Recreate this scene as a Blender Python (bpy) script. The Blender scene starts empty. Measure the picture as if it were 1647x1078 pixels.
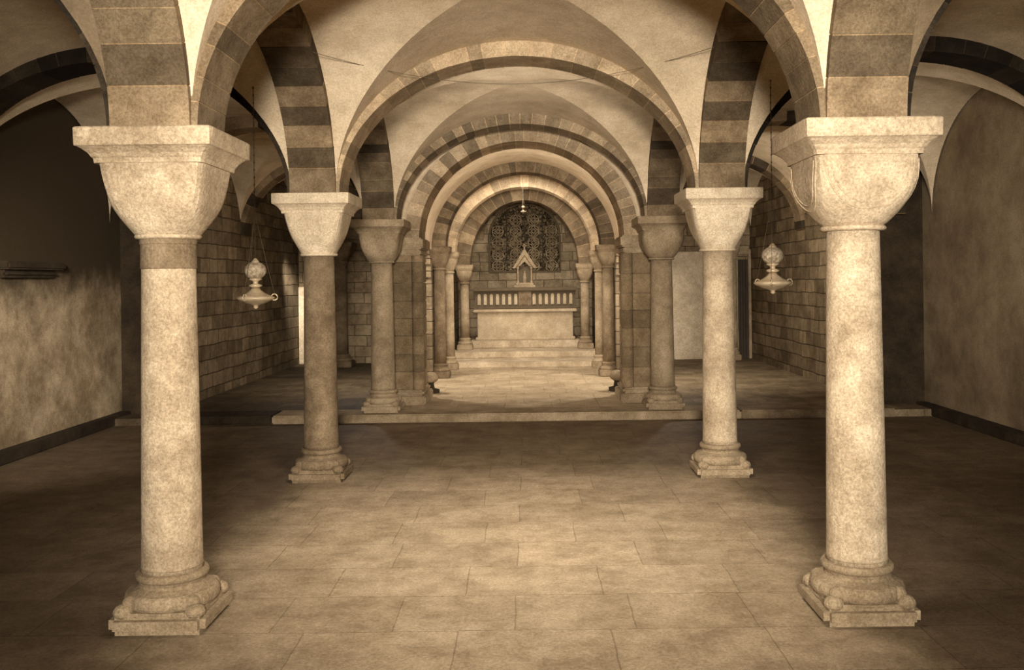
import bpy, bmesh, math, random
from mathutils import Vector, Matrix
random.seed(7)
S = bpy.context.scene
COL = S.collection
try:
    S.view_settings.view_transform = 'Standard'
    S.view_settings.look = 'None'
except Exception:
    pass

EYE = 1.69
SPR = 2.435
CX = 1.72
YC = [4.69, 8.05, 11.47]
RISE = 1.14

# ------------------------------------------------------------------ materials
def _mat(name):
    m = bpy.data.materials.new(name); m.use_nodes = True
    nt = m.node_tree; nt.nodes.clear()
    o = nt.nodes.new('ShaderNodeOutputMaterial'); b = nt.nodes.new('ShaderNodeBsdfPrincipled')
    nt.links.new(b.outputs[0], o.inputs[0])
    b.inputs['Specular IOR Level'].default_value = 0.15
    return m, nt, b
def N(nt, t, **k):
    n = nt.nodes.new(t)
    for a, v in k.items(): setattr(n, a, v)
    return n
def mixc(nt, a, b, fac, mode='MIX'):
    n = N(nt, 'ShaderNodeMix', data_type='RGBA', blend_type=mode)
    for s, v in ((n.inputs[0], fac), (n.inputs[6], a), (n.inputs[7], b)):
        if isinstance(v, bpy.types.NodeSocket): nt.links.new(v, s)
        elif isinstance(v, (tuple, list)): s.default_value = (*v[:3], 1)
        else: s.default_value = v
    return n.outputs[2]
def noise(nt, scale, detail=6, rough=0.6, vec=None, dist=0.0):
    n = N(nt, 'ShaderNodeTexNoise'); n.inputs['Scale'].default_value = scale
    n.inputs['Detail'].default_value = detail; n.inputs['Roughness'].default_value = rough; n.inputs['Distortion'].default_value = dist
    if vec is not None: nt.links.new(vec, n.inputs['Vector'])
    return n.outputs['Fac']
def math_(nt, op, a, b=None, c=None):
    n = N(nt, 'ShaderNodeMath', operation=op)
    for i, v in enumerate((a, b, c)):
        if v is None: continue
        if isinstance(v, bpy.types.NodeSocket): nt.links.new(v, n.inputs[i])
        else: n.inputs[i].default_value = v
    return n.outputs[0]
def maprange(nt, v, a, b):
    n = N(nt, 'ShaderNodeMapRange', interpolation_type='SMOOTHSTEP'); n.inputs['From Min'].default_value = a; n.inputs['From Max'].default_value = b
    nt.links.new(v, n.inputs[0]); return n.outputs[0]
def ramp(nt, src, p0, p1, c0=(0,0,0), c1=(1,1,1)):
    r = N(nt, 'ShaderNodeValToRGB'); r.color_ramp.elements[0].position = p0; r.color_ramp.elements[1].position = p1
    r.color_ramp.elements[0].color = (*c0, 1); r.color_ramp.elements[1].color = (*c1, 1)
    nt.links.new(src, r.inputs[0]); return r.outputs[0]
def bump(nt, b, h, strength=0.4, dist=0.01):
    n = N(nt, 'ShaderNodeBump'); n.inputs['Strength'].default_value = strength; n.inputs['Distance'].default_value = dist
    nt.links.new(h, n.inputs['Height']); nt.links.new(n.outputs[0], b.inputs['Normal'])
def stone(name, light, dark, scale=3.0, rough=0.9, attr=False, bs=0.5, speck=0.65, stain=0.6, upper_shade=None):
    m, nt, b = _mat(name)
    tc = N(nt, 'ShaderNodeTexCoord'); oi = N(nt, 'ShaderNodeObjectInfo')
    ad = N(nt, 'ShaderNodeVectorMath', operation='ADD'); sc = N(nt, 'ShaderNodeVectorMath', operation='SCALE')
    nt.links.new(oi.outputs['Location'], sc.inputs[0]); sc.inputs['Scale'].default_value = 1.7
    nt.links.new(tc.outputs['Object'], ad.inputs[0]); nt.links.new(sc.outputs[0], ad.inputs[1]); v = ad.outputs[0]
    big = ramp(nt, noise(nt, scale, 8, 0.65, v), 0.35, 0.68)
    c = mixc(nt, dark, light, big)
    fine = ramp(nt, noise(nt, 75, 4, 0.9, v), 0.38, 0.60, (0.40,0.37,0.33), (1.1,1.1,1.1))
    c = mixc(nt, c, fine, speck, 'MULTIPLY')
    st = ramp(nt, noise(nt, 2.3, 12, 0.8, v, 0.15), 0.41, 0.59, (0.44,0.39,0.33), (1.05,1.05,1.05))
    c = mixc(nt, c, st, stain, 'MULTIPLY')
    if upper_shade:  # paints shade into the colour above about eye height, with a soft edge
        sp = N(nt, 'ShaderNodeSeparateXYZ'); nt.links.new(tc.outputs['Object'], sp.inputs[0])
        c = mixc(nt, c, upper_shade, maprange(nt, math_(nt, 'MULTIPLY_ADD', noise(nt, 1.8, 8, 0.7, tc.outputs['Object']), 0.9, sp.outputs[2]), 1.85, 2.35))
    if attr:
        a = N(nt, 'ShaderNodeAttribute', attribute_name='tone')
        c = mixc(nt, c, a.outputs['Color'], 1.0, 'MULTIPLY')
    nt.links.new(c, b.inputs['Base Color']); b.inputs['Roughness'].default_value = rough
    bump(nt, b, noise(nt, 25, 8, 0.75, v), bs, 0.018)
    return m
def masonry(name, light, dark, mortar, w, h, plane, ms=0.012, bs=0.6, wob=0.03, contrast=(0.45,0.41,0.36), offs=0.43, zone_tints=None):
    m, nt, b = _mat(name)
    tc = N(nt, 'ShaderNodeTexCoord'); sp = N(nt, 'ShaderNodeSeparateXYZ'); cb = N(nt, 'ShaderNodeCombineXYZ')
    nz = N(nt, 'ShaderNodeTexNoise'); nz.inputs['Scale'].default_value = 2.5; nz.inputs['Detail'].default_value = 3
    nt.links.new(tc.outputs['Object'], nz.inputs['Vector'])
    sb = N(nt, 'ShaderNodeVectorMath', operation='SUBTRACT'); nt.links.new(nz.outputs['Color'], sb.inputs[0]); sb.inputs[1].default_value = (0.5,)*3
    sc = N(nt, 'ShaderNodeVectorMath', operation='SCALE'); nt.links.new(sb.outputs[0], sc.inputs[0]); sc.inputs['Scale'].default_value = wob
    ad = N(nt, 'ShaderNodeVectorMath', operation='ADD'); nt.links.new(tc.outputs['Object'], ad.inputs[0]); nt.links.new(sc.outputs[0], ad.inputs[1])
    nt.links.new(ad.outputs[0], sp.inputs[0])
    i, j = {'yz': (1, 2), 'xz': (0, 2), 'xy': (0, 1)}[plane]
    nt.links.new(sp.outputs[i], cb.inputs[0]); nt.links.new(sp.outputs[j], cb.inputs[1])
    br = N(nt, 'ShaderNodeTexBrick'); nt.links.new(cb.outputs[0], br.inputs['Vector'])
    br.inputs['Scale'].default_value = 1; br.inputs['Brick Width'].default_value = w; br.inputs['Row Height'].default_value = h
    br.inputs['Mortar Size'].default_value = ms; br.inputs['Mortar Smooth'].default_value = 0.8
    br.inputs['Color1'].default_value = (*light, 1); br.inputs['Color2'].default_value = (*dark, 1); br.inputs['Mortar'].default_value = (*mortar, 1)
    br.offset = offs; br.squash = 0.8; br.squash_frequency = 3
    n1 = ramp(nt, noise(nt, 3.0, 12, 0.8, tc.outputs['Object'], 0.1), 0.40, 0.60, contrast, (1.1,1.1,1.1))
    c = mixc(nt, br.outputs['Color'], n1, 0.85, 'MULTIPLY')
    if zone_tints:  # multiplies darker tints beyond the column lines and towards the far step
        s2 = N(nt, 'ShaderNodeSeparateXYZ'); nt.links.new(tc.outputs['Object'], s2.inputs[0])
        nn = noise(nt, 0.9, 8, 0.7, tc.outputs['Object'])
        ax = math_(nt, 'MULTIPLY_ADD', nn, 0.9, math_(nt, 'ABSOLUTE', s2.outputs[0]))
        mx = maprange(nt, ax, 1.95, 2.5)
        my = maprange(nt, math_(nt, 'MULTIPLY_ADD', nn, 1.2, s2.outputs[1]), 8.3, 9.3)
        c = mixc(nt, c, zone_tints[0], mx, 'MULTIPLY')
        c = mixc(nt, c, zone_tints[1], math_(nt, 'MULTIPLY', my, math_(nt, 'SUBTRACT', 1.0, mx)), 'MULTIPLY')
    n2 = ramp(nt, noise(nt, 55, 5, 0.9, tc.outputs['Object']), 0.36, 0.62, (0.42,0.39,0.34), (1.1,1.1,1.1))
    c = mixc(nt, c, n2, 0.7, 'MULTIPLY')
    nt.links.new(c, b.inputs['Base Color']); b.inputs['Roughness'].default_value = 0.8
    bump(nt, b, math_(nt, 'MULTIPLY_ADD', noise(nt, 20, 6, 0.7, tc.outputs['Object']), 0.7, math_(nt, 'SUBTRACT', 1.0, br.outputs['Fac'])), bs, 0.012)
    return m
def plain(name, col, rough=0.5, metal=0.0):
    m, nt, b = _mat(name)
    tc = N(nt, 'ShaderNodeTexCoord')
    f = ramp(nt, noise(nt, 18, 4, 0.6, tc.outputs['Object']), 0.3, 0.7, tuple(x*0.7 for x in col), col)
    nt.links.new(f, b.inputs['Base Color']); b.inputs['Roughness'].default_value = rough; b.inputs['Metallic'].default_value = metal
    return m

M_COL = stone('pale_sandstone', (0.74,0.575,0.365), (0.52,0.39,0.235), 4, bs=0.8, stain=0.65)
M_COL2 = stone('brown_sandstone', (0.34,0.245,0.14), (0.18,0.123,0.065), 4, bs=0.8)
M_COL3 = stone('tan_sandstone', (0.50,0.375,0.222), (0.32,0.232,0.13), 4, bs=0.8)
M_PIER = stone('pier_ashlar', (0.44,0.325,0.19), (0.28,0.202,0.112), 4, attr=True, bs=0.8)
M_VOU = stone('voussoir_stone', (0.56,0.42,0.25), (0.38,0.277,0.158), 5, attr=True, stain=0.75)
M_VOP = stone('pale_voussoir_stone', (0.82,0.64,0.415), (0.60,0.46,0.28), 5, attr=True, stain=0.6)
M_PLA = stone('vault_plaster', (0.80,0.625,0.405), (0.62,0.475,0.29), 1.4, bs=0.35, speck=0.45, stain=0.4)
M_PLD = stone('vault_plaster_shaded', (0.24,0.17,0.094), (0.14,0.096,0.052), 1.4, bs=0.35, speck=0.35, stain=0.5)  # darkened copy of the plaster, painting in the dimness of the near aisle vaults
M_WPL = stone('wall_plaster_shaded_top', (0.60,0.455,0.275), (0.28,0.202,0.112), 1.3, bs=0.4, stain=0.8, upper_shade=(0.055,0.037,0.018))  # left wall plaster, shade of its upper part painted into the colour
M_WPR = stone('wall_plaster_streaked', (0.40,0.297,0.172), (0.22,0.158,0.087), 1.0, bs=0.4, stain=0.5)
M_DARK = stone('dark_rough_stone', (0.07,0.047,0.024), (0.03,0.02,0.01), 3)  # evenly dark stone for plinths, sill, stump feet and wall returns
M_MASY = masonry('ashlar_side', (0.33,0.242,0.137), (0.16,0.114,0.061), (0.085,0.058,0.03), 0.46, 0.205, 'yz', wob=0.05)
M_MASX = masonry('ashlar_end', (0.42,0.312,0.18), (0.26,0.188,0.104), (0.13,0.09,0.047), 0.42, 0.21, 'xz')
M_FLOOR = masonry('worn_flagstones', (0.37,0.275,0.163), (0.31,0.228,0.133), (0.235,0.17,0.095), 0.74, 0.50, 'xy', 0.005, 0.28, wob=0.03, contrast=(0.6,0.56,0.51), offs=0.37, zone_tints=((0.38,0.35,0.32), (0.60,0.57,0.54)))
M_FLOOR3 = masonry('choir_paving', (0.52,0.395,0.238), (0.42,0.313,0.184), (0.25,0.18,0.10), 0.6, 0.45, 'xy', 0.005, 0.3, wob=0.03, contrast=(0.6,0.56,0.50), offs=0.4)
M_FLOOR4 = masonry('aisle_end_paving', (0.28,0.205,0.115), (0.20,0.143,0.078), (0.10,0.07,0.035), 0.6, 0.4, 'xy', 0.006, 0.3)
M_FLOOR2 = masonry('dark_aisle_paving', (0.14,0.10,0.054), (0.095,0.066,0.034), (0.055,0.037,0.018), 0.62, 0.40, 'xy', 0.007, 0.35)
M_STEP = stone('step_stone', (0.70,0.55,0.355), (0.50,0.38,0.23), 3, stain=0.5)
M_ALT = stone('altar_stone', (0.62,0.48,0.30), (0.50,0.375,0.22), 5, stain=0.35)
M_RET = plain('carved_dark_stone', (0.13,0.09,0.047), 0.7)
M_PALE = stone('white_carved_stone', (0.80,0.645,0.43), (0.64,0.495,0.31), 8, stain=0.4)
M_METAL = plain('tarnished_brass', (0.55,0.415,0.245), 0.4, 0.25)
M_GLASS = stone('frosted_lamp_glass', (0.75,0.60,0.40), (0.25,0.18,0.10), 40, 0.4, bs=1.0, stain=0.2)
M_IRON = plain('black_iron', (0.05,0.035,0.02), 0.7, 0.0)
M_WIRE = plain('dull_wire', (0.12,0.09,0.05), 0.8, 0.0)
M_STG, nt, b = _mat('stained_glass')
tc = N(nt, 'ShaderNodeTexCoord')
vo = N(nt, 'ShaderNodeTexVoronoi', feature='DISTANCE_TO_EDGE'); vo.inputs['Scale'].default_value = 12
nt.links.new(tc.outputs['Object'], vo.inputs['Vector'])
cellc = ramp(nt, noise(nt, 14, 4, 0.7, tc.outputs['Object'], 1.0), 0.42, 0.6, (0.03,0.02,0.01), (0.19,0.135,0.072))
c = mixc(nt, (0.012,0.008,0.004), cellc, ramp(nt, vo.outputs['Distance'], 0.03, 0.10))
nt.links.new(c, b.inputs['Base Color']); b.inputs['Roughness'].default_value = 0.9; b.inputs['Specular IOR Level'].default_value = 0.03

# ------------------------------------------------------------------ mesh helpers
def newobj(name, bm, mats, parent=None, smooth=False, kind=None):
    me = bpy.data.meshes.new(name); bm.normal_update(); bm.to_mesh(me); bm.free()
    for m in (mats if isinstance(mats, (list, tuple)) else [mats]): me.materials.append(m)
    if smooth:
        for p in me.polygons: p.use_smooth = True
    o = bpy.data.objects.new(name, me); COL.objects.link(o)
    if parent is not None: o.parent = parent
    if kind: o['kind'] = kind
    return o
def empty(name, loc, label, cat, group=None):
    o = bpy.data.objects.new(name, None); o.location = loc; o.empty_display_size = 0.1
    COL.objects.link(o); o['label'] = label; o['category'] = cat
    if group: o['group'] = group
    return o
def box(bm, x0, x1, y0, y1, z0, z1, mi=0):
    v = [bm.verts.new(p) for p in ((x0,y0,z0),(x1,y0,z0),(x1,y1,z0),(x0,y1,z0),(x0,y0,z1),(x1,y0,z1),(x1,y1,z1),(x0,y1,z1))]
    for f in ((3,2,1,0),(4,5,6,7),(0,1,5,4),(1,2,6,5),(2,3,7,6),(3,0,4,7)):
        fc = bm.faces.new([v[i] for i in f]); fc.material_index = mi
def bbox_bev(bm, x0, x1, y0, y1, z0, z1, r=0.01, seg=2):
    t = bmesh.new(); box(t, x0, x1, y0, y1, z0, z1)
    bmesh.ops.bevel(t, geom=t.edges[:], offset=r, segments=seg, affect='EDGES')
    me = bpy.data.meshes.new('t'); t.to_mesh(me); t.free(); bm.from_mesh(me); bpy.data.meshes.remove(me)
def lathe(bm, prof, seg=40, c=(0,0), cap=True):
    rings = []
    for r, z in prof:
        rings.append([bm.verts.new((c[0]+r*math.cos(2*math.pi*i/seg), c[1]+r*math.sin(2*math.pi*i/seg), z)) for i in range(seg)])
    for a, b_ in zip(rings, rings[1:]):
        for i in range(seg):
            bm.faces.new((a[i], a[(i+1)%seg], b_[(i+1)%seg], b_[i]))
    if cap:
        bm.faces.new(rings[0][::-1]); bm.faces.new(rings[-1])
def sq_loft(bm, prof, seg=64, c=(0,0)):
    rings = []
    for w, z, n in prof:
        r_ = []
        for i in range(seg):
            th = 2*math.pi*i/seg; cs, sn = math.cos(th), math.sin(th)
            r = w/((abs(cs)**n+abs(sn)**n)**(1/n)); r_.append(bm.verts.new((c[0]+r*cs, c[1]+r*sn, z)))
        rings.append(r_)
    for a, b_ in zip(rings, rings[1:]):
        for i in range(seg): bm.faces.new((a[i], a[(i+1)%seg], b_[(i+1)%seg], b_[i]))
    bm.faces.new(rings[0][::-1]); bm.faces.new(rings[-1])
def tube(bm, pts, r, seg=8):
    rings = []; pts = [Vector(p) for p in pts]
    for i, p in enumerate(pts):
        d = (pts[min(i+1, len(pts)-1)]-pts[max(i-1, 0)]).normalized()
        u = d.cross(Vector((0,0,1)))
        if u.length < 0.05: u = d.cross(Vector((0,1,0)))
        u.normalize(); w = d.cross(u)
        rings.append([bm.verts.new(p+r*(math.cos(2*math.pi*k/seg)*u+math.sin(2*math.pi*k/seg)*w)) for k in range(seg)])
    for a, b_ in zip(rings, rings[1:]):
        for k in range(seg): bm.faces.new((a[k], a[(k+1)%seg], b_[(k+1)%seg], b_[k]))
    bm.faces.new(rings[0][::-1]); bm.faces.new(rings[-1])
def ball(bm, c, r, sz=(1,1,1), seg=16):
    ret = bmesh.ops.create_uvsphere(bm, u_segments=seg, v_segments=seg//2+2, radius=r)
    for v in ret['verts']: v.co = Vector((v.co.x*sz[0]+c[0], v.co.y*sz[1]+c[1], v.co.z*sz[2]+c[2]))
def structure(o): o['kind'] = 'structure'; return o
def prism(bm, pts, y0, y1):
    A = [bm.verts.new((p[0], y0, p[1])) for p in pts]; B = [bm.verts.new((p[0], y1, p[1])) for p in pts]
    bm.faces.new(A); bm.faces.new(B[::-1])
    for k in range(len(A)): bm.faces.new((A[k], B[k], B[(k+1)%len(A)], A[(k+1)%len(A)]))
    bmesh.ops.recalc_face_normals(bm, faces=bm.faces[:])

# ------------------------------------------------------------------ arches
def arch(name, axis, c_along, c_cross, a, b, spring, width, a2, b2, nv, label, tones=(1.0, 0.42), group=None, mat=None, seedoff=0):
    bm = bmesh.new(); lay = bm.loops.layers.color.new('tone')
    rnd = random.Random(int(abs(c_along*100)+abs(c_cross*37)*10+seedoff))
    def P(th, k, off, wsgn, wd):
        aa = (a+off) if k == 0 else a2-off*0.3; bb = (b+off) if k == 0 else b2-off*0.3
        s = aa*math.cos(th); z = spring+bb*math.sin(th); w = wsgn*wd
        return (c_along+s, c_cross+w, z) if axis == 'x' else (c_cross+w, c_along+s, z)
    def block(t0, t1, sub, off, wd, tone):
        R = []
        for i in range(sub+1):
            th = t0+(t1-t0)*i/sub
            R.append([bm.verts.new(P(th, k, off, s, wd)) for k, s in ((0,-1),(0,1),(1,1),(1,-1))])
        fs = []
        for A, B in zip(R, R[1:]):
            for q in range(4): fs.append(bm.faces.new((A[q], A[(q+1)%4], B[(q+1)%4], B[q])))
        fs.append(bm.faces.new(R[0][::-1])); fs.append(bm.faces.new(R[-1]))
        for f in fs:
            for l in f.loops: l[lay] = (tone[0], tone[1], tone[2], 1)
    mt = min(1.0, tones[0]*1.2)
    block(0, math.pi, 48, 0.004, width/2-0.004, (mt, mt*0.96, mt*0.9))
    edges = [0.0]
    ws = [rnd.uniform(0.7, 1.35) for _ in range(nv)]; tot = sum(ws); acc = 0
    for w in ws: acc += w; edges.append(math.pi*acc/tot)
    for i in range(nv):
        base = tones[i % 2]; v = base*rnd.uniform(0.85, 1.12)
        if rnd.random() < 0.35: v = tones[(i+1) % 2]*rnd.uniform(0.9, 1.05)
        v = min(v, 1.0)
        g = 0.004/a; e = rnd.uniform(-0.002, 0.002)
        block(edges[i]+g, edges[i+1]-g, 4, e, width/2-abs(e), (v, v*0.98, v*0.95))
    bmesh.ops.recalc_face_normals(bm, faces=bm.faces[:])
    o = newobj(name, bm, mat or M_VOU)
    o['label'] = label; o['category'] = 'arch'
    if group: o['group'] = group
    return o
LT = 'banded stone transverse arch spanning between two columns'
LA = 'banded stone arcade arch springing from column capitals'
ybounds = [1.3]+YC
for y in [1.3]+YC[:1]:
    arch('transverse_arch', 'x', 0, y, CX-0.22, RISE, SPR, 0.40, CX, 1.36, 27, LT, (0.80, 0.68), 'nave transverse arches')
arch('transverse_arch', 'x', 0, YC[1], CX-0.22, RISE, SPR, 0.40, CX, 1.36, 27, LT, (0.90, 0.80), 'nave transverse arches', mat=M_VOP)
arch('transverse_arch', 'x', 0, YC[2], CX-0.22, RISE, SPR, 0.40, CX, 1.36, 31, LT, (0.74, 0.60), 'nave transverse arches', mat=M_VOP)
for s in (-1, 1):
    for y in [1.3]+YC[:2]:
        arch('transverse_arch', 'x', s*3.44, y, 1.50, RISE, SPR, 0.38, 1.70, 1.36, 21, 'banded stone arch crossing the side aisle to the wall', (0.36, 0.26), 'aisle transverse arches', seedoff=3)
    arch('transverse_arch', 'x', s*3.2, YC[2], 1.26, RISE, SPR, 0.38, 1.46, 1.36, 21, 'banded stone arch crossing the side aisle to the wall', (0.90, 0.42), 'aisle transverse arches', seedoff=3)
    for k, (y0, y1) in enumerate(zip(ybounds, ybounds[1:])):
        arch('arcade_arch', 'y', (y0+y1)/2, s*CX, (y1-y0)/2-0.22, RISE, SPR, 0.385, (y1-y0)/2, 1.36, 21, LA, ((0.76, 0.66), (0.76, 0.54), (0.68, 0.48))[k], 'arcade arches')

# ------------------------------------------------------------------ columns
def base_part(bm, x, y, z0, k=1.0):
    bbox_bev(bm, x-0.275*k, x+0.275*k, y-0.275*k, y+0.275*k, z0, z0+0.105, 0.03, 4)
    prof = [(0.25*k, z0+0.09)]
    for i in range(9):
        t = -math.pi/2+math.pi*i/8; prof.append(((0.232+0.035*math.cos(t))*k, z0+0.140+0.040*math.sin(t)))
    prof += [(0.212*k, z0+0.187), (0.192*k, z0+0.197), (0.186*k, z0+0.21), (0.192*k, z0+0.224)]
    for i in range(7):
        t = -math.pi/2+math.pi*i/6; prof.append(((0.187+0.02*math.cos(t))*k, z0+0.245+0.02*math.sin(t)))
    prof += [(0.170*k, z0+0.268), (0.150, z0+0.285)]
    lathe(bm, prof, 48, (x, y))
    for sx in (-1, 1):
        for sy in (-1, 1):
            ball(bm, (x+sx*0.205*k, y+sy*0.205*k, z0+0.105), 0.052*k, (1.1, 1.1, 0.85), 12)
            ball(bm, (x+sx*0.175*k, y+sy*0.175*k, z0+0.14), 0.047*k, (1, 1, 0.95), 12)
def cushion_w(t, style):
    if style == 'bulb':   w = 0.140+0.112*math.sin(min(1, t*1.35)*math.pi/2)**0.75
    elif style == 'bell': w = 0.148+0.104*(0.65*t+0.35*math.sin(min(1, t*1.6)*math.pi/2))
    else:                 w = 0.155+0.097*(0.5*t+0.5*math.sin(min(1, t*1.9)*math.pi/2)**0.9)
    return w, 2.2+(8 if style != 'bell' else 6)*min(1, t*1.25)**1.4
def column(x, y, z0, style, mat, label, neck=False, shield=False, top=SPR, capmat=None):
    e = empty('column', (x, y, z0), label, 'column', 'crypt columns')
    capmat = capmat or mat
    def add(nm, bm, m, sm=False):
        for v in bm.verts: v.co -= Vector((x, y, z0))
        return newobj(nm, bm, m, e, sm)
    bm = bmesh.new(); base_part(bm, x, y, z0, 0.85); add('base', bm, M_COL3 if mat is M_COL else mat)
    bm = bmesh.new()
    zb, zt = z0+0.275, top-0.52
    prof = [(0.151, zb-0.01), (0.147, zb+0.02)]
    for i in range(1, 13):
        t = i/12; prof.append((0.146-0.018*t**1.1, zb+0.02+(zt-zb-0.02)*t))
    lathe(bm, prof, 48, (x, y)); add('shaft', bm, mat, True)
    if neck:
        bm = bmesh.new()
        lathe(bm, [(0.130, zt-0.15), (0.135, zt-0.145), (0.133, zt-0.03), (0.137, zt-0.025), (0.137, zt+0.003)], 48, (x, y))
        nn = add('neck_drum', bm, M_COL2); nn['label'] = 'darker stone drum under the capital'
    bm = bmesh.new()
    prof = []
    for i in range(9):
        t = -math.pi/2+math.pi*i/8; prof.append((0.140+0.02*math.cos(t), zt+0.012+0.014*math.sin(t)))
    lathe(bm, prof, 48, (x, y)); add('necking_ring', bm, capmat, True)
    bm = bmesh.new(); zc0, zc1 = zt+0.022, top-0.165
    prof = []
    for i in range(22):
        t = i/21; w, n = cushion_w(t, style); prof.append((w, zc0+(zc1-zc0)*t, n))
    sq_loft(bm, prof, 64, (x, y)); add('capital', bm, capmat)
    if shield:
        bm = bmesh.new()
        for ang in range(4):
            for rr in (0.205, 0.18):
                pts = []
                for i in range(25):
                    th = math.pi*i/24; lx = rr*math.cos(th)*1.05; lz = zc1-0.02-rr*1.15*math.sin(th)
                    t = (lz-zc0)/(zc1-zc0); w, n = cushion_w(t, style)
                    q = min(0.999, abs(lx)/w); yy = -w*(1-q**n)**(1/n)
                    ca, sa = math.cos(ang*math.pi/2), math.sin(ang*math.pi/2)
                    pts.append((x+lx*ca-yy*sa, y+lx*sa+yy*ca, lz))
                tube(bm, pts, 0.0045, 6)
        add('shield_moulding', bm, capmat)
    bm = bmesh.new(); za = zc1
    sq_loft(bm, [(0.250, za, 14), (0.262, za, 20), (0.265, za+0.022, 20), (0.272, za+0.03, 24), (0.280, za+0.045, 24), (0.298, za+0.062, 28), (0.312, za+0.072, 30),
                 (0.322, za+0.076, 40), (0.324, za+0.08, 40), (0.326, top-0.006, 40), (0.320, top, 40)], 96, (x, y))
    add('abacus', bm, capmat)
    return e
column(-CX, YC[0], 0, 'trap', M_COL, 'pale sandstone column with block capital and darker neck drum', neck=True)
column( CX, YC[0], 0, 'bulb', M_COL, 'pale sandstone column with rounded cushion capital and shield mouldings', shield=True)
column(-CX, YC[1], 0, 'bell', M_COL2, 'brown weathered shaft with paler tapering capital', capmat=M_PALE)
column( CX, YC[1], 0, 'bell', M_COL, 'pale sandstone column with tapering block capital', capmat=M_PALE)
column(-CX, YC[2], 0.1, 'trap', M_COL3, 'sandstone column standing on the raised step beside a pier')
column( CX, YC[2], 0.1, 'bulb', M_COL3, 'sandstone column standing on the raised step beside a pier')

def slim(x, y, z0, top, r, mat, label):
    e = empty('choir_column', (x, y, z0), label, 'column', 'slender choir columns')
    def add(nm, bm, sm=False):
        for v in bm.verts: v.co -= Vector((x, y, z0))
        return newobj(nm, bm, mat, e, sm)
    bm = bmesh.new(); bbox_bev(bm, x-r*1.7, x+r*1.7, y-r*1.7, y+r*1.7, z0, z0+0.11, 0.012)
    lathe(bm, [(r*1.55, z0+0.105), (r*1.65, z0+0.13), (r*1.5, z0+0.16), (r*1.2, z0+0.175), (r*1.25, z0+0.2), (r*1.3, z0+0.215), (r*1.05, z0+0.24)], 32, (x, y)); add('base', bm)
    bm = bmesh.new(); lathe(bm, [(r*1.05, z0+0.23), (r, z0+0.6), (r*0.93, top-0.36)], 32, (x, y)); add('shaft', bm, True)
    bm = bmesh.new(); pr = [(r*1.15, top-0.375, 2), (r*1.15, top-0.35, 2), (r, top-0.345, 2)]
    for i in range(10):
        t = i/9; pr.append((r*(1.0+0.75*math.sin(t*math.pi/2)), top-0.34+0.22*t, 2+6*t))
    sq_loft(bm, pr, 48, (x, y)); add('capital', bm)
    bm = bmesh.new(); sq_loft(bm, [(r*1.7, top-0.125, 20), (r*1.85, top-0.10, 24), (r*2.0, top-0.07, 30), (r*2.05, top, 30)], 64, (x, y)); add('abacus', bm)
    return e
for s in (-1, 1):
    slim(s*1.40, 15.45, 0.085, 2.25, 0.10, M_COL2, 'slender brown stone column carrying the choir arch')
    slim(s*1.36, 16.85, 0.085, 2.20, 0.09, M_COL3, 'slender stone column beside the altar steps')
    slim(s*1.20, 18.60, 0.31, 2.00, 0.09, M_COL3, 'short stone column flanking the altar')
slim(-3.50, 17.7, 0.085, 2.43, 0.14, M_COL2, 'dark stone column at the end of the side aisle')
slim(4.05, 18.1, 0.085, 2.43, 0.07, M_COL3, 'thin stone shaft against the end wall of the aisle')

# ------------------------------------------------------------------ ceiling vaults
bm = bmesh.new()
def bay(x0, x1, y0, y1, rise, spring, n=40, mi=0):
    cx, hx, cy, hy = (x0+x1)/2, (x1-x0)/2, (y0+y1)/2, (y1-y0)/2
    us = [math.sin(-math.pi/2+math.pi*i/n) for i in range(n+1)]
    V = [[bm.verts.new((cx+hx*u, cy+hy*v, spring+rise*max(math.sqrt(max(0, 1-u*u)), math.sqrt(max(0, 1-v*v)))+0.05*(1-u*u)*(1-v*v))) for v in us] for u in us]
    for i in range(n):
        for j in range(n):
            a_, b_, c_, d_ = V[i][j], V[i][j+1], V[i+1][j+1], V[i+1][j]
            if (i < n/2) == (j < n/2):
                fs = [bm.faces.new((a_, b_, c_)), bm.faces.new((a_, c_, d_))]
            else:
                fs = [bm.faces.new((b_, c_, d_)), bm.faces.new((b_, d_, a_))]
            for f in fs: f.smooth = True; f.material_index = mi
    for i in range(n):
        for p, q in ((V[i][i], V[i+1][i+1]), (V[i][n-i], V[i+1][n-i-1])):
            e_ = bm.edges.get((p, q))
            if e_: e_.smooth = False
def barrel(a, b, spring, y0, y1, n=40, cx=0):
    A = [[bm.verts.new((cx+a*math.cos(math.pi*i/n), y, spring+b*math.sin(math.pi*i/n))) for i in range(n+1)] for y in (y0, y1)]
    for i in range(n): bm.faces.new((A[0][i], A[0][i+1], A[1][i+1], A[1][i])).smooth = True
yb = [-2.1, 1.3]+YC
for k, (y0, y1) in enumerate(zip(yb, yb[1:])):
    for c in (-3.44, 0, 3.44):
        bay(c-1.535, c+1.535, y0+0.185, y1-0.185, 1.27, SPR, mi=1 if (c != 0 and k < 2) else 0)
barrel(1.62, 1.25, SPR, 11.6, 12.25)
barrel(1.50, 1.42, 2.2, 12.80, 20.95)
for s in (-1, 1):
    for y0, y1 in ((11.47, 14.9), (14.9, 18.5)):
        bay(s*3.18-1.30, s*3.18+1.30, y0+0.17, y1-0.17, 1.25, SPR)
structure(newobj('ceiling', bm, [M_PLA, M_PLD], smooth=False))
for s in (-1, 1):
    arch('transverse_arch', 'x', s*3.18, 14.9, 1.22, 1.12, SPR, 0.36, 1.40, 1.36, 17, 'banded stone arch crossing the far side aisle', (0.8, 0.45), 'aisle transverse arches')
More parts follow.
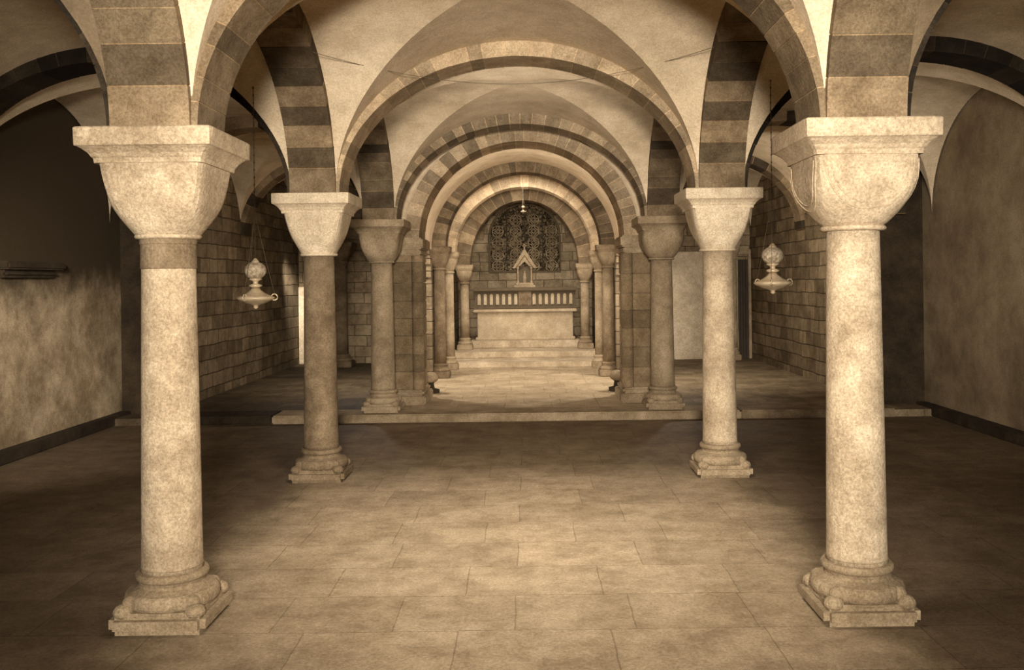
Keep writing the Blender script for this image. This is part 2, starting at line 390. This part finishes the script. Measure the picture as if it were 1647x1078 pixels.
def solid_arch_wall(name, a, b, spring, y0, y1, xw, ztop, mat, cx=0):
    bm = bmesh.new(); n = 48; rows = []
    pts = [(a*math.cos(math.pi*i/n), spring+b*math.sin(math.pi*i/n)) for i in range(n+1)]
    def outer(i):
        th = math.pi*i/n; c_, s_ = math.cos(th), math.sin(th)
        k = min(xw/abs(c_) if abs(c_) > 1e-6 else 1e9, (ztop-spring)/s_ if s_ > 1e-6 else 1e9)
        return (k*c_, spring+k*s_)
    for i in range(n+1):
        p, q = pts[i], outer(i)
        rows.append([bm.verts.new((cx+p[0], y0, p[1])), bm.verts.new((cx+p[0], y1, p[1])), bm.verts.new((cx+q[0], y1, q[1])), bm.verts.new((cx+q[0], y0, q[1]))])
    for A, B in zip(rows, rows[1:]):
        for k in range(4): bm.faces.new((A[k], A[(k+1)%4], B[(k+1)%4], B[k]))
    bmesh.ops.recalc_face_normals(bm, faces=bm.faces[:])
    o = newobj(name, bm, mat); o['kind'] = 'structure'
    return o
solid_arch_wall('wall_choir', 1.50, 1.30, 2.25, 12.2, 12.85, 1.95, 4.1, M_PLA)
arch('choir_arch', 'x', 0, 12.45, 1.33, 1.24, 2.25, 0.70, 1.52, 1.42, 29, 'banded stone choir arch carried on piers', (0.86, 0.78), 'choir arches', mat=M_VOP)
arch('choir_arch', 'x', 0, 15.45, 1.27, 1.20, 2.25, 0.46, 1.52, 1.40, 33, 'dark banded stone choir arch on slender columns', (0.66, 0.54), 'choir arches')
arch('choir_arch', 'x', 0, 16.85, 1.22, 1.15, 2.20, 0.44, 1.52, 1.44, 25, 'pale stone choir arch on slender columns', (0.92, 0.86), 'choir arches', mat=M_VOP)
arch('choir_arch', 'x', 0, 18.60, 1.07, 1.26, 2.00, 0.40, 1.52, 1.64, 23, 'banded stone arch framing the altar', (0.82, 0.68), 'choir arches')
for s in (-1, 1):
    og0 = Vector((s*1.62, 12.5, 0.1))
    e = empty('pier', og0, 'rectangular masonry pier with moulded impost supporting the choir arch', 'pier', 'choir piers')
    rp = random.Random(5+s)
    def P(nm, f, mat):
        bm = bmesh.new(); f(bm)
        for v in bm.verts: v.co -= og0
        return newobj(nm, bm, mat, e)
    P('base', lambda b_: (bbox_bev(b_, s*1.62-0.36, s*1.62+0.36, 12.02, 12.94, 0.085, 0.2, 0.015), bbox_bev(b_, s*1.62-0.33, s*1.62+0.33, 12.06, 12.9, 0.2, 0.28, 0.025)), M_COL3)
    bm = bmesh.new(); z = 0.28
    rows = []
    while z < 2.0:
        h = min(0.22+0.05*rp.random(), 2.02-z)
        if 2.02-(z+h) < 0.08: h = 2.02-z
        rows.append((z, z+h)); z += h
    for (za_, zb_) in rows:
        bbox_bev(bm, s*1.62-0.29, s*1.62+0.29, 12.10, 12.88, za_+0.002, zb_-0.002, 0.010)
        lathe(bm, [(0.072, za_), (0.078, za_+0.006), (0.078, zb_-0.006), (0.072, zb_)], 24, (s*1.36, 12.12))
    lay = bm.loops.layers.color.new('tone')
    tn = [rp.uniform(0.75, 1.0) for _ in rows]
    for f in bm.faces:
        zc = f.calc_center_median().z; k = 0
        for q, (za_, zb_) in enumerate(rows):
            if za_ <= zc <= zb_: k = q
        for l in f.loops: l[lay] = (tn[k], tn[k]*0.98, tn[k]*0.95, 1)
    for v in bm.verts: v.co -= og0
    newobj('shaft', bm, M_PIER, e)
    P('capital', lambda b_: (bbox_bev(b_, s*1.62-0.31, s*1.62+0.31, 12.07, 12.91, 2.02, 2.10, 0.015), bbox_bev(b_, s*1.62-0.34, s*1.62+0.34, 12.03, 12.94, 2.10, 2.25, 0.02)), M_COL3)
    bm = bmesh.new()
    og1 = Vector((s*1.34, 13.35, 0.085))
    lathe(bm, [(0.13, 0), (0.13, 0.05), (0.06, 0.07), (0.05, 0.14), (0.09, 0.18)], 24)
    e2 = empty('bollard', og1, 'small dark turned stone stump with rounded pale top on the floor', 'stone stump', 'stone stumps')
    newobj('foot', bm, M_DARK, e2, False)
    bm = bmesh.new(); ball(bm, (0, 0, 0.22), 0.115, (1, 1, 0.7), 20); newobj('knob', bm, M_COL3, e2, True)

# ------------------------------------------------------------------ shell
bm = bmesh.new()
box(bm, -5.4, 5.4, -2.3, 11.2, -0.2, 0.0, 0)
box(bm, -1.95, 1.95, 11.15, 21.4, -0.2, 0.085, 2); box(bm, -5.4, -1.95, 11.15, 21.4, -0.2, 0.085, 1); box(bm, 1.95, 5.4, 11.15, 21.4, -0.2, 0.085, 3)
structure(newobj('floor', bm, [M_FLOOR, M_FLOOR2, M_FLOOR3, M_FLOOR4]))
bm = bmesh.new(); bbox_bev(bm, -3.0, 2.6, 11.12, 11.62, 0.0, 0.1, 0.015); structure(newobj('trim_1', bm, M_COL3))
bm = bmesh.new(); bbox_bev(bm, -4.45, -3.0, 11.12, 11.62, 0.0, 0.1, 0.015); structure(newobj('trim_7', bm, M_DARK))
bm = bmesh.new(); bbox_bev(bm, 2.6, 4.45, 11.12, 11.62, 0.0, 0.1, 0.015); structure(newobj('trim_8', bm, M_COL2))
for s, nm in ((-1, 'left'), (1, 'right')):
    bm = bmesh.new()
    def bx(x0, x1, *a, mi=0): box(bm, min(s*x0, s*x1), max(s*x0, s*x1), *a, mi)
    bx(5.0, 5.4, -2.3, 11.62, 0, 4.2, mi=0)
    bx(4.45, 5.4, 11.62, 21.2, 0, 4.2, mi=1)
    bm.normal_update()
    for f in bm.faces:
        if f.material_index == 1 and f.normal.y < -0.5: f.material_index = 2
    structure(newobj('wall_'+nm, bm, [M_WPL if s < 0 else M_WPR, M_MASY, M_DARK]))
    bm = bmesh.new(); bbox_bev(bm, min(s*4.88, s*5.02), max(s*4.88, s*5.02), -2.0, 11.6, 0, 0.12, 0.01)
    structure(newobj('baseboard_'+nm, bm, M_DARK))
    bm = bmesh.new()
    def by(x0, x1, *a): box(bm, min(s*x0, s*x1), max(s*x0, s*x1), *a)
    by(1.5, 1.95, 15.2, 21.0, 0.08, 4.2)
    n = 24; cy, a_, b_, sp = 14.02, 1.1, 0.75, 1.75
    R = []
    for i in range(n+1):
        th = math.pi*i/n; yy, zz = cy+a_*math.cos(th), sp+b_*math.sin(th)
        yo = cy+1.19*max(-1, min(1, math.cos(th)*1.5))
        R.append([bm.verts.new((s*x, y_, z_)) for x, y_, z_ in ((1.5, yy, zz), (1.95, yy, zz), (1.95, yo, 4.2), (1.5, yo, 4.2))])
    for A, B in zip(R, R[1:]):
        for k in range(4): bm.faces.new((A[k], A[(k+1)%4], B[(k+1)%4], B[k]))
    bmesh.ops.recalc_face_normals(bm, faces=bm.faces[:])
    structure(newobj('wall_choir_'+nm, bm, M_MASY))
    bm = bmesh.new(); by(1.9, 4.5, 18.4, 18.8, 0.08, 4.2); structure(newobj('wall_end_'+nm, bm, M_MASX))
bm = bmesh.new(); box(bm, -5.4, 5.4, -2.5, -2.2, 0, 4.2); structure(newobj('wall_back', bm, M_WPR))
bm = bmesh.new(); box(bm, -5.4, 5.4, 20.95, 21.3, 0, 4.2); structure(newobj('wall_front', bm, M_MASX))
bm = bmesh.new(); box(bm, -5.4, 5.4, -2.5, 21.3, 4.2, 4.3); structure(newobj('ceiling_light_block', bm, M_DARK))  # unseen slab added above the vaults to stop light leaking through
bm = bmesh.new(); bbox_bev(bm, -4.44, -4.30, 18.30, 18.42, 0.085, 1.6, 0.01); structure(newobj('light_slit_strip', bm, M_PALE))  # pale strip standing in for a narrow slit of light
bm = bmesh.new(); bbox_bev(bm, 2.0, 4.13, 18.34, 18.42, 0.085, 2.2, 0.01); structure(newobj('trim_3', bm, M_PALE))
def door(nm, x0, x1, y):
    e = bpy.data.objects.new(nm, None); e.location = (x0, y, 0.09); COL.objects.link(e); e['kind'] = 'structure'
    bm = bmesh.new(); k = 4
    for i in range(k):
        w = (x1-x0)/k; bbox_bev(bm, i*w, (i+1)*w-0.006, -0.04, 0.0, 0, 1.95, 0.006)
    newobj('door_panel', bm, M_IRON, e)
    bm = bmesh.new(); bbox_bev(bm, -0.06, 0, -0.08, 0.0, 0, 2.05, 0.01); bbox_bev(bm, x1-x0, x1-x0+0.05, -0.08, 0.0, 0, 2.05, 0.01); bbox_bev(bm, -0.06, x1-x0+0.05, -0.08, 0, 2.05, 2.15, 0.01)
    newobj('door_frame', bm, M_COL3, e)
door('door_1', 4.19, 4.40, 18.39)
door('door_2', -4.22, -3.85, 18.39)

e = bpy.data.objects.new('window_2', None); e.location = (-5.0, 9.2, 1.93); COL.objects.link(e); e['kind'] = 'structure'
bm = bmesh.new(); bbox_bev(bm, -0.02, 0.16, -0.35, 0.75, -0.08, 0.0, 0.02); bbox_bev(bm, -0.02, 0.10, -0.30, 0.7, -0.16, -0.08, 0.03)
newobj('sill', bm, M_DARK, e)

e = bpy.data.objects.new('window_1', None); e.location = (0, 20.95, 1.87); COL.objects.link(e); e['kind'] = 'structure'
hw, hs = 0.79, 0.78
pl = [(-hw, 0), (hw, 0)]+[(hw*math.cos(math.pi*i/24), hs+0.74*math.sin(math.pi*i/24)) for i in range(25)]
bm = bmesh.new(); prism(bm, pl, -0.03, 0.0); newobj('stained_glass', bm, M_STG, e)
bm = bmesh.new(); tube(bm, [(p[0], -0.04, p[1]) for p in pl]+[(-hw, -0.04, 0)], 0.022, 8); newobj('frame', bm, M_RET, e)
bm = bmesh.new()
for x in (-0.4, 0.0, 0.4):
    zt = hs+0.74*math.sqrt(1-(x/hw)**2); tube(bm, [(x, -0.045, 0), (x, -0.045, zt)], 0.009, 6)
for z in (0.26, 0.52, 0.78, 1.04, 1.28):
    xx = hw if z <= hs else hw*math.sqrt(1-((z-hs)/0.74)**2); tube(bm, [(-xx, -0.045, z), (xx, -0.045, z)], 0.005, 6)
newobj('glazing_bars', bm, M_IRON, e)
bm = bmesh.new()
for x in (-0.6, -0.2, 0.2, 0.6):
    for z in (0.13, 0.39, 0.65, 0.91, 1.16):
        if z > hs and (x/hw)**2+((z-hs)/0.74)**2 > 0.72: continue
        for r, am, q in ((0.125, 0.0, 1), (0.09, 0.3, 4), (0.04, 0.25, 4)):
            tube(bm, [(x+r*(1+am*math.cos(q*t))*math.cos(t), -0.036, z+r*(1+am*math.cos(q*t))*math.sin(t)) for t in [2*math.pi*k/28 for k in range(29)]], 0.007, 5)
newobj('tracery', bm, M_COL3, e)
arch('window_arch', 'x', 0, 20.90, 0.92, 0.88, 2.60, 0.10, 1.26, 1.22, 21, 'banded stone relieving arch around the altar window', (0.80, 0.64))

# ------------------------------------------------------------------ steps and altar
def stepobj(nm, x, y0, y1, z0, z1):
    bm = bmesh.new(); bbox_bev(bm, -x, x, y0, y1, z0, z1, 0.012); return structure(newobj(nm, bm, M_STEP))
stepobj('trim_4', 1.46, 17.0, 20.9, 0.085, 0.19)
stepobj('trim_5', 1.42, 17.9, 20.9, 0.19, 0.31)
stepobj('trim_6', 1.12, 18.9, 20.9, 0.31, 0.46)
ZA = 0.46
alt = empty('altar', (0, 19.5, ZA), 'pale stone altar block with dark arcaded gradine on top', 'altar')
og = Vector((0, 19.5, ZA))
def AP(nm, f, mat, par, org):
    bm = bmesh.new(); f(bm)
    for v in bm.verts: v.co -= Vector(org)
    return newobj(nm, bm, mat, par)
AP('altar_body', lambda b_: (bbox_bev(b_, -0.98, 0.98, 19.16, 19.95, ZA, 1.03, 0.012), bbox_bev(b_, -1.02, 1.02, 19.12, 19.97, ZA, ZA+0.06, 0.012)), M_ALT, alt, og)
AP('altar_slab', lambda b_: bbox_bev(b_, -1.06, 1.06, 19.08, 20.0, 1.03, 1.09, 0.015), M_ALT, alt, og)
def grad(b_):
    box(b_, -1.04, 1.04, 19.26, 19.6, 1.09, 1.47)
    bbox_bev(b_, -1.07, 1.07, 19.12, 19.62, 1.46, 1.53, 0.012)
    bbox_bev(b_, -1.06, 1.06, 19.13, 19.6, 1.09, 1.15, 0.01)
AP('gradine', grad, M_RET, alt, og)
for i in range(16):
    x = -0.945+i*0.126
    if abs(x) < 0.12: continue
    AP('arcade_panel', lambda b_: prism(b_, [(x-0.032, 1.18), (x+0.032, 1.18)]+[(x+0.032*math.cos(math.pi*k/8), 1.37+0.035*math.sin(math.pi*k/8)) for k in range(9)], 19.235, 19.27), M_ALT, alt, og)
AP('tabernacle_door', lambda b_: (bbox_bev(b_, -0.13, 0.13, 19.18, 19.27, 1.15, 1.46, 0.01), prism(b_, [(-0.06, 1.18), (0.06, 1.18), (0.06, 1.36), (0, 1.43), (-0.06, 1.36)], 19.16, 19.19)), M_COL2, alt, og)
tb = empty('tabernacle', (0, 19.42, 1.53), 'small gabled pale stone shrine with twin colonnettes and cross', 'tabernacle')
og = (0, 19.42, 1.53)
AP('pedestal', lambda b_: (bbox_bev(b_, -0.22, 0.22, 19.25, 19.59, 1.53, 1.58, 0.01), bbox_bev(b_, -0.18, 0.18, 19.28, 19.56, 1.58, 1.63, 0.01)), M_COL3, tb, og)
for x in (-0.14, 0.14):
    for y in (19.32, 19.52):
        AP('colonnette', lambda b_: lathe(b_, [(0.028, 1.63), (0.028, 1.66), (0.017, 1.67), (0.017, 1.90), (0.03, 1.93), (0.03, 1.96)], 14, (x, y)), M_COL3, tb, og)
AP('niche', lambda b_: (box(b_, -0.13, 0.13, 19.50, 19.54, 1.63, 1.96),), M_RET, tb, og)
AP('figure', lambda b_: lathe(b_, [(0.04, 1.63), (0.045, 1.70), (0.03, 1.78), (0.036, 1.81), (0.016, 1.83), (0.02, 1.86), (0.005, 1.88)], 14, (0, 19.40)), M_COL3, tb, og)
AP('gable_roof', lambda b_: (prism(b_, [(-0.25, 1.93), (-0.19, 1.93), (0, 2.21), (0.19, 1.93), (0.25, 1.93), (0, 2.34)], 19.26, 19.58), prism(b_, [(-0.18, 1.97), (-0.1, 1.97), (0, 2.07), (0.1, 1.97), (0.18, 1.97), (0, 2.22)], 19.33, 19.55)), M_COL3, tb, og)
AP('cross', lambda b_: (box(b_, -0.013, 0.013, 19.40, 19.425, 2.31, 2.44), box(b_, -0.04, 0.04, 19.40, 19.425, 2.385, 2.407)), M_COL3, tb, og)

# ------------------------------------------------------------------ hanging lamps
def lamp(x, y, zg, top, label, k=1.0, met=None, gl=None):
    met = met or M_METAL; gl = gl or M_GLASS
    e = empty('hanging_lamp', (x, y, zg), label, 'hanging lamp', 'hanging lamps')
    def add(nm, f, mat, sm=True):
        bm = bmesh.new(); f(bm)
        for v in bm.verts: v.co = Vector((v.co.x*k, v.co.y*k, v.co.z*k))
        return newobj(nm, bm, mat, e, sm)
    add('glass_globe', lambda b_: ball(b_, (0,0,0), 0.082, (1.05,1.05,0.88), 24), gl)
    add('cap', lambda b_: lathe(b_, [(0.008, 0.10), (0.02, 0.085), (0.03, 0.072), (0.035, 0.066), (0.02, 0.062)], 24), met)
    add('neck', lambda b_: lathe(b_, [(0.045, -0.062), (0.052, -0.072), (0.022, -0.085), (0.02, -0.105), (0.05, -0.115), (0.052, -0.125), (0.028, -0.138)], 24), met)
    add('bowl', lambda b_: lathe(b_, [(0.03, -0.14), (0.045, -0.16), (0.08, -0.185), (0.125, -0.205), (0.15, -0.215), (0.15, -0.226), (0.125, -0.24), (0.08, -0.262), (0.035, -0.275), (0.015, -0.285), (0.02, -0.297), (0.005, -0.31)], 32), met)
    for q in range(3):
        a_ = q*2*math.pi/3+0.2; ux, uy = math.cos(a_), math.sin(a_)
        add('bracket', lambda b_: tube(b_, [(ux*(0.145+0.025*math.sin(t)), uy*(0.145+0.025*math.sin(t)), -0.215+0.025*math.cos(t)) for t in [i*2*math.pi/12 for i in range(13)]], 0.006, 6), met)
        add('suspension_chain', lambda b_: tube(b_, [(ux*0.15, uy*0.15, -0.2), (ux*0.09, uy*0.09, 0.05), (ux*0.01, uy*0.01, 0.42)], 0.0016, 5), M_WIRE)
    bm = bmesh.new(); z = 0.09*k; H = top-zg
    tube(bm, [(0,0,z), (0,0,H)], 0.003, 6)
    zz = z
    while zz < H-0.05:
        ball(bm, (0,0,zz), 0.006, (1,1,1.6), 8); zz += 0.06
    newobj('chain', bm, M_IRON, e)
    return e
lamp(-2.11, 7.5, 1.79, 3.38, 'brass hanging lamp with frosted globe and wide bowl')
lamp(2.05, 7.5, 1.86, 3.38, 'brass hanging lamp with frosted globe and wide bowl')
lamp(0.0, 16.2, 2.95, 3.60, 'small dark lamp hanging before the altar window', 0.35, M_RET, M_RET)
bm = bmesh.new()
P0, P1, P2 = Vector((-1.52, 7.0, 3.42)), Vector((0.0, 8.9, 3.30)), Vector((1.5, 7.0, 3.42))
tube(bm, [(1-t)**2*P0+2*t*(1-t)*P1+t*t*P2 for t in [i/30 for i in range(31)]], 0.0022, 6)
o = newobj('cable', bm, M_WIRE); o['label'] = 'thin dark cable slung across the vault'; o['category'] = 'cable'

# ------------------------------------------------------------------ lights
LC = (1.0, 0.95, 0.905)
def area(loc, tgt, size, power, col=LC, spread=180):
    l = bpy.data.lights.new('area_light', 'AREA'); l.energy = power; l.size = size; l.color = col; l.spread = math.radians(spread)
    o = bpy.data.objects.new('area_light', l); o.location = loc
    o.rotation_euler = (Vector(tgt)-Vector(loc)).to_track_quat('-Z', 'Y').to_euler(); COL.objects.link(o); return o
area((0.1, -1.5, 2.2), (0.0, 8, 1.7), 0.6, 225, spread=70)
area((0.1, 4.8, 3.45), (0.1, 6.4, 0.0), 0.8, 62, spread=90)
area((0, 8.5, 2.7), (0, 11.5, 3.7), 0.6, 17, spread=140)
area((0, 12.95, 3.45), (0, 16.0, 0.3), 0.25, 36, spread=120)
area((0, 15.85, 3.52), (0, 17.6, 0.2), 0.3, 36, spread=120)
area((0, 17.3, 3.42), (0, 19.2, 0.5), 0.3, 20, spread=120)
area((0, 19.9, 1.7), (0, 20.95, 2.9), 0.4, 3.0, spread=150)
area((0, 16.2, 2.2), (0, 18.5, 3.6), 0.4, 9)
area((0, 13.3, 2.4), (0, 15.2, 3.7), 0.5, 16)
area((-2.7, 14.1, 2.3), (0, 14.8, 0.1), 0.3, 80)
area((2.7, 14.1, 2.3), (0, 14.8, 0.1), 0.3, 80)
area((-3.0, 5.0, 2.3), (-5.0, 9.6, 0.9), 0.3, 28, spread=50)
area((3.0, 4.6, 2.4), (5.0, 9.8, 1.7), 0.3, 20, spread=60)
area((-3.0, 12.2, 2.8), (-4.4, 16.5, 0.9), 0.5, 9, spread=110)
area((3.0, 12.2, 2.8), (4.0, 17.5, 1.2), 0.5, 44, spread=120)
area((-4.1, 16.9, 2.4), (-4.42, 18.4, 0.8), 0.15, 7, spread=50)
area((-2.9, 8.6, 2.9), (-3.2, 10.6, 3.9), 0.4, 6)
area((2.9, 8.6, 2.9), (3.2, 10.6, 3.9), 0.4, 6)
W = bpy.data.worlds.new('World'); S.world = W; W.use_nodes = True
W.node_tree.nodes['Background'].inputs[0].default_value = (0.3, 0.22, 0.12, 1); W.node_tree.nodes['Background'].inputs[1].default_value = 0.2

# ------------------------------------------------------------------ camera
cd = bpy.data.cameras.new('Camera'); cam = bpy.data.objects.new('Camera', cd); COL.objects.link(cam)
cam.location = (0.09, 0, EYE); cam.rotation_euler = (math.pi/2, math.radians(0.7), 0)
cd.sensor_width = 36; cd.lens = 1500/1647*36
cd.shift_x = -(851-823.5)/1647; cd.shift_y = -(539-450)/1647; cd.clip_start = 0.05
S.camera = cam
